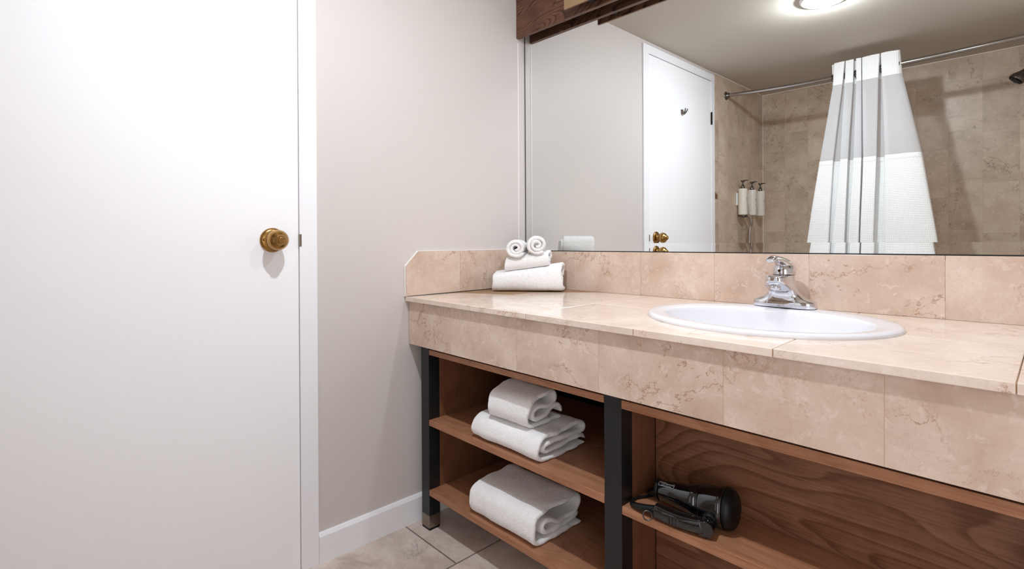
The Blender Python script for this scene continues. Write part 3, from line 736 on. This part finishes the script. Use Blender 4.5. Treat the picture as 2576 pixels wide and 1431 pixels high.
# printed label on the barrel top
def lab_m(s_, ang):
    n_ = (UPV*cos(ang)-SD*sin(ang)*-1).normalized(); n_ = (UPV*cos(ang)+(-SD if SD.y > 0 else SD)*sin(ang)).normalized()
    up_ = n_.cross(AX).normalized()*-1
    up_ = (n_.cross(AX)).normalized()
    c_ = A0+AX*s_+n_*.0285-UPV*.0005
    return Matrix((AX, up_, n_)).transposed().to_4x4(), c_, AX, up_, n_
mt, c_, lx, ly, lz = lab_m(.0200, .55)
c_ = A0+AX*.0200+lz*.0262
mt.translation = c_+ly*.0022+lz*.0004
text_mesh('TRESemmé', .0072, M['silver'], 'logo', dry, mt)
mt2 = mt.copy(); mt2.translation = c_-ly*.0028+lz*.0004
text_mesh('used by professionals', .0028, M['silver'], 'small_lettering', dry, mt2)
fr_ = MB()
for (xa, ya, xb, yb) in ((-.0185,-.0055,.0185,-.0049),(-.0185,-.0055,-.0179,.0055),(.0179,-.0055,.0185,.0055)):
    ps = [c_+lx*x+ly*y+lz*z for x in (xa, xb) for y in (ya, yb) for z in (0,.0006)]
    fr_.add(ps, [(0,1,3,2),(4,6,7,5),(0,4,5,1),(2,3,7,6),(0,2,6,4),(1,5,7,3)])
fr_.build('label_frame', M['silver'], dry)

# ================================================================== SHOWER
RY, RR = -1.974, .0125
rod = thing('shower_curtain_rod', (.0,RY,1.98), 'chrome shower curtain rod spanning the tiled tub alcove, seen in the mirror', 'curtain rod')
rp = crom([(.004,RY,1.982),(.20,RY,1.9700),(.42,RY,1.9615),(.65,RY,1.9590),(.98,RY,1.9635),(1.22,RY,1.9680),(1.48,RY,1.9765),(1.616,RY,1.981)], 6)
MB().tube(rp, RR, 24).build('tube', M['rod'], rod)
for x, dx in ((.0,1),(1.62,-1)):
    MB().lathe([(.029,0),(.029,.003),(.024,.007),(.017,.009),(.0165,.024),(.0145,.026)], (x,RY,1.981), (dx,0,0), 36).build('flange', M['dchrome'], rod)
cu = thing('shower_curtain', (.8,RY,1.96), 'white waffle shower curtain with sheer upper band hanging from the chrome rod', 'curtain')
LV = [ (2.035, [(.664,.720),(.7245,.766),(.777,.8035),(.8065,.892),(.897,.977)], .642, .979),
       (1.900, [(.658,.709),(.720,.763),(.779,.8045),(.8075,.886),(.902,.983)], .645, .990),
       (1.455, [(.586,.660),(.697,.738),(.765,.8055),(.8130,.879),(.916,1.074)], .580, 1.078),
       (1.000, [(.519,.637),(.656,.720),(.738,.7915),(.7975,.862),(.912,1.139)], .519, 1.137),
       (.300,  [(.430,.590),(.600,.690),(.700,.7700),(.7800,.845),(.905,1.225)], .440, 1.220) ]
def sect(z):
    for i in range(len(LV)-1):
        if LV[i][0] >= z >= LV[i+1][0]: break
    f = (LV[i][0]-z)/(LV[i][0]-LV[i+1][0]); f = min(1, max(0, f))
    A_, B_ = LV[i], LV[i+1]; mixf = lambda a_, b_: a_+(b_-a_)*f
    pan = [(mixf(p[0], q[0]), mixf(p[1], q[1])) for p, q in zip(A_[1], B_[1])]
    fy, by = .024, -.024; dpt = min(1, max(0, (2.035-z)/.6)); fy += .012*dpt; by -= .022*dpt
    pts = [(mixf(A_[2], B_[2])+.002, by*.6)]
    for k, (l, r) in enumerate(pan):
        if k: 
            g0 = pan[k-1][1]; w_ = l-g0
            pts += [(g0-.007-.010*dpt, by*.5), (g0+w_*.5, by), (l+.007+.010*dpt, by*.5)]
        else: pts += [(l+.004, 0)]
        pts += [(l, fy*.85), (l+(r-l)*.30, fy*1.05), (l+(r-l)*.70, fy*(1.05+ .25*dpt*(k == 4))), (r, fy*.85)]
    xe = mixf(A_[3], B_[3])
    pts += [(xe+.004, 0), (xe-.03*(1-dpt)-.004, by*.9)]
    return [(x, y+RY) for x, y in pts]
def curt(z0, z1, nz, k=5, top=False, hem=0):
    P = []
    for j in range(nz+1):
        z = z0+(z1-z0)*j/nz
        row = crom([(x, y, 0) for x, y in sect(z)], k)
        rr_ = []
        for i, p in enumerate(row):
            w_ = noise.noise(Vector((p.x*9, z*3.0, 1.3)))*.006*min(1, (2.04-z)/.4)
            dz = 0
            if top: dz = (.006*noise.noise(Vector((p.x*18, 0, 2)))+.0028)*(1-j/nz)
            dz += noise.noise(Vector((p.x*7, 3, 7)))*.006 if (not top and not hem and False) else 0
            rr_.append(Vector((p.x, p.y+w_+hem, z+dz)))
        P.append(rr_)
    return P
def curtpart(name, P, mat):
    mb = MB().grid(P); ob = None
    me = bpy.data.meshes.new(name); o_ = Vector(cu['_b'])
    nu, nv = len(P), len(P[0])
    me.from_pydata([tuple(p-o_) for r in P for p in r], [], [(i*nv+j, (i+1)*nv+j, (i+1)*nv+j+1, i*nv+j+1) for i in range(nu-1) for j in range(nv-1)])
    uvl = me.uv_layers.new(name='UVMap'); L_ = []
    for r in P:
        l = [0]
        for j in range(1, nv): l.append(l[-1]+math.hypot(r[j].x-r[j-1].x, r[j].y-r[j-1].y))
        L_.append(l)
    mean = [sum(L_[i][j] for i in range(nu))/nu for j in range(nv)]
    for p in me.polygons:
        p.use_smooth = True
        for li in p.loop_indices:
            vi = me.loops[li].vertex_index; uvl.data[li].uv = (mean[vi % nv], P[vi//nv][vi % nv].z)
    me.materials.append(mat); ob = bpy.data.objects.new(name, me); C.objects.link(ob); ob.parent = cu; ob['_b'] = cu['_b']; return ob
curtpart('header', curt(2.035, 1.905, 10, top=True), M['waffle'])
curtpart('sheer_band', curt(1.905, 1.455, 20), M['sheer'])
curtpart('lower_panel', curt(1.4549, .32, 60), M['waffle'])
curtpart('hem_band', curt(1.4600, 1.4350, 3, hem=.0012), M['waffle'])
for x in (.6535, .722, .771, .8952, .9840):
    zc_ = 1.9595 if x < .9 else 1.9635
    MB().torus((x,RY,zc_-.004), (1,.12,0), .0205, .0022, 28, 8).build('ring', M['darkring'], cu)
# shower head
sh = thing('wall_shower', (1.62,-2.28,1.92), 'dark chrome wall shower on an arm from the tiled wing wall, at mirror right edge', 'shower head')
HC = Vector((1.452,-2.30,1.862)); HA = Vector((-.62,.12,-.78)).normalized()
MB().lathe([(.010,-.030),(.014,-.026),(.016,-.018),(.022,-.008),(.031,.006),(.035,.016),(.036,.026),(.0345,.030)], HC, HA, 40).build('head', M['dchrome'], sh)
nz_ = MB().lathe([(.033,.0300),(.033,.0335),(.020,.0345),(.004,.0350)], HC, HA, 40)
tt_ = HA.orthogonal().normalized(); bb_ = HA.cross(tt_)
for rr_, nn_ in ((.010,7),(.019,12),(.0275,18)):
    for k in range(nn_): nz_.lathe([(.0016,0),(.001,.004)], HC+HA*.0335+tt_*rr_*cos(2*pi*k/nn_)+bb_*rr_*sin(2*pi*k/nn_), HA, 8)
nz_.build('spray_face', M['matte'], sh)
MB().tube(crom([tuple(HC-HA*.028),(1.485,-2.298,1.905),(1.54,-2.298,1.935),(1.618,-2.298,1.94)],6), .0105, 18).build('arm', M['dchrome'], sh)
MB().lathe([(.028,0),(.028,.003),(.016,.010)], (1.62,-2.298,1.94), (-1,0,0), 32).build('flange', M['dchrome'], sh)
# dispensers
hb_ = MB().box(.0008, .012, -2.50, -2.122, 1.229, 1.3205)
tag(hb_.build('dispenser_bracket', M['plastic'], bevel=.005, seg=3, base=(.006,-2.3,1.27)), 'white plastic wall bracket holding the three pump bottles on shower tiles', 'bracket')
names3 = ['pump bottle nearest the door on the white shower bracket, seen leftmost in mirror', 'middle of three cream pump bottles on the shower wall bracket', 'pump bottle nearest the tub corner, seen rightmost of the three in mirror']
bt0 = None
by0 = -2.1400; bx0 = .0440
bot = thing('pump_bottle', (bx0,by0,1.163), names3[0], 'bottle', 'pump bottles on the shower wall')
MB().lathe([(.0285,0),(.0302,.002),(.0305,.006),(.0305,.176),(.0300,.181),(.028,.184),(.012,.1845)], (bx0,by0,1.163), (0,0,1), 40).build('body', M['bottle'], bot)
MB().lathe([(.0125,.1845),(.0135,.190),(.0125,.199),(.009,.206),(.0075,.212),(.0045,.213),(.0045,.228),(.0085,.231),(.0135,.2360),(.0145,.2405),(.012,.2440),(.004,.2455)], (bx0,by0,1.163), (0,0,1), 28).build('pump', M['dchrome'], bot)
MB().tube([(bx0+.008,by0+.004,1.163+.2395),(bx0+.026,by0+.013,1.163+.2405),(bx0+.046,by0+.022,1.163+.2395)], [.0052,.0040,.0022], 10).build('spout', M['dchrome'], bot)
ink = MB()
def onb(ang, z, w_, h_):
    r = .0307; v = []
    for da, dz in ((-w_,-h_),(w_,-h_),(w_,h_),(-w_,h_)):
        for rr_ in (r, r+.0003): v.append((bx0+rr_*cos(ang+da/r), by0+rr_*sin(ang+da/r), 1.163+z+dz))
    ink.add(v, [(0,2,4,6),(1,7,5,3),(0,1,3,2),(2,3,5,4),(4,5,7,6),(6,7,1,0)])
for z, w_ in ((.070,.006),(.074,.005),(.080,.0035),(.040,.0045),(.138,.003),(.146,.002)):
    onb(.08, z, w_, .0007); ink.build('label_line', M['ink'], bot); ink = MB()
for k in range(16):
    a_ = 2*pi*k/16; onb(.10+.0065*cos(a_)/.0307, .110+.009*sin(a_), .0009, .0014)
ink.build('label_emblem', M['ink'], bot)

for k, (yy, lb_) in enumerate(((-2.298,names3[1]),(-2.452,names3[2]))):
    c2 = bot.copy(); C.objects.link(c2); c2.location = (bx0,yy,1.163); c2['label'] = lb_
    for ch in [o for o in bpy.data.objects if o.parent == bot]:
        d2 = ch.copy(); C.objects.link(d2); d2.parent = c2
# hand-shower hose
hs_ = thing('shower_hose', (.02,-2.19,1.15), 'ribbed chrome shower hose hanging below the first pump bottle on the tiles', 'hose')
MB().tube(crom([(.030,-2.205,1.185),(.052,-2.215,1.165),(.060,-2.235,1.145),(.055,-2.252,1.110),(.045,-2.256,1.04),(.042,-2.256,.90),(.045,-2.252,.60),(.05,-2.23,.45)],10), .0085, 16).build('hose', M['chrome'], hs_)
rb = MB()
for k in range(60): rb.torus((.0425+.0004,-2.256,1.045-k*.0065), (0,0,1), .0086, .0011, 20, 6)
rb.build('ribs', M['rod'], hs_)
MB().tube(crom([(.0015,-2.170,1.163),(.020,-2.168,1.155),(.038,-2.172,1.150),(.050,-2.185,1.158),(.045,-2.200,1.175)],6), .007, 12).build('holder_hook', M['dchrome'], hs_)

# ================================================================== CEILING LAMPS
def lamp(pos, watts, lab, vis=True):
    x, y, z = pos
    t = thing('ceiling_downlight', (x,y,z), lab, 'ceiling light')
    MB().lathe([(.098,-.0005),(.098,-.006),(.094,-.011),(.085,-.012),(.079,-.009),(.077,-.002)], (x,y,z), (0,0,1), 64, cap=False).build('trim_ring', M['trim'], t)
    MB().lathe([(.078,-.004),(.070,-.011),(.055,-.0165),(.030,-.020),(.001,-.021)], (x,y,z), (0,0,1), 48, cap=True).build('lens', m_emit('lit_lens', LAMP_COL, watts*LENS), t)
    l = bpy.data.lights.new('bulb_light', 'AREA'); l.shape = 'DISK'; l.size = .045; l.energy = watts; l.color = LAMP_COL
    lo = bpy.data.objects.new('bulb_light', l); C.objects.link(lo); lo.location = (0,0,-.0225); lo.parent = t
    l2 = bpy.data.lights.new('bulb_glow', 'POINT'); l2.energy = watts*GLOW; l2.color = LAMP_COL; l2.shadow_soft_size = .02
    lo2 = bpy.data.objects.new('bulb_glow', l2); C.objects.link(lo2); lo2.location = (0,0,-.031); lo2.parent = t
lamp(*LAMP_ROOM, 'round white ceiling downlight in the middle of the room, seen in the mirror')
lamp(*LAMP_SINK, 'round ceiling downlight above the sink near the mirror wall')

for o in bpy.data.objects:
    if '_b' in o: del o['_b']
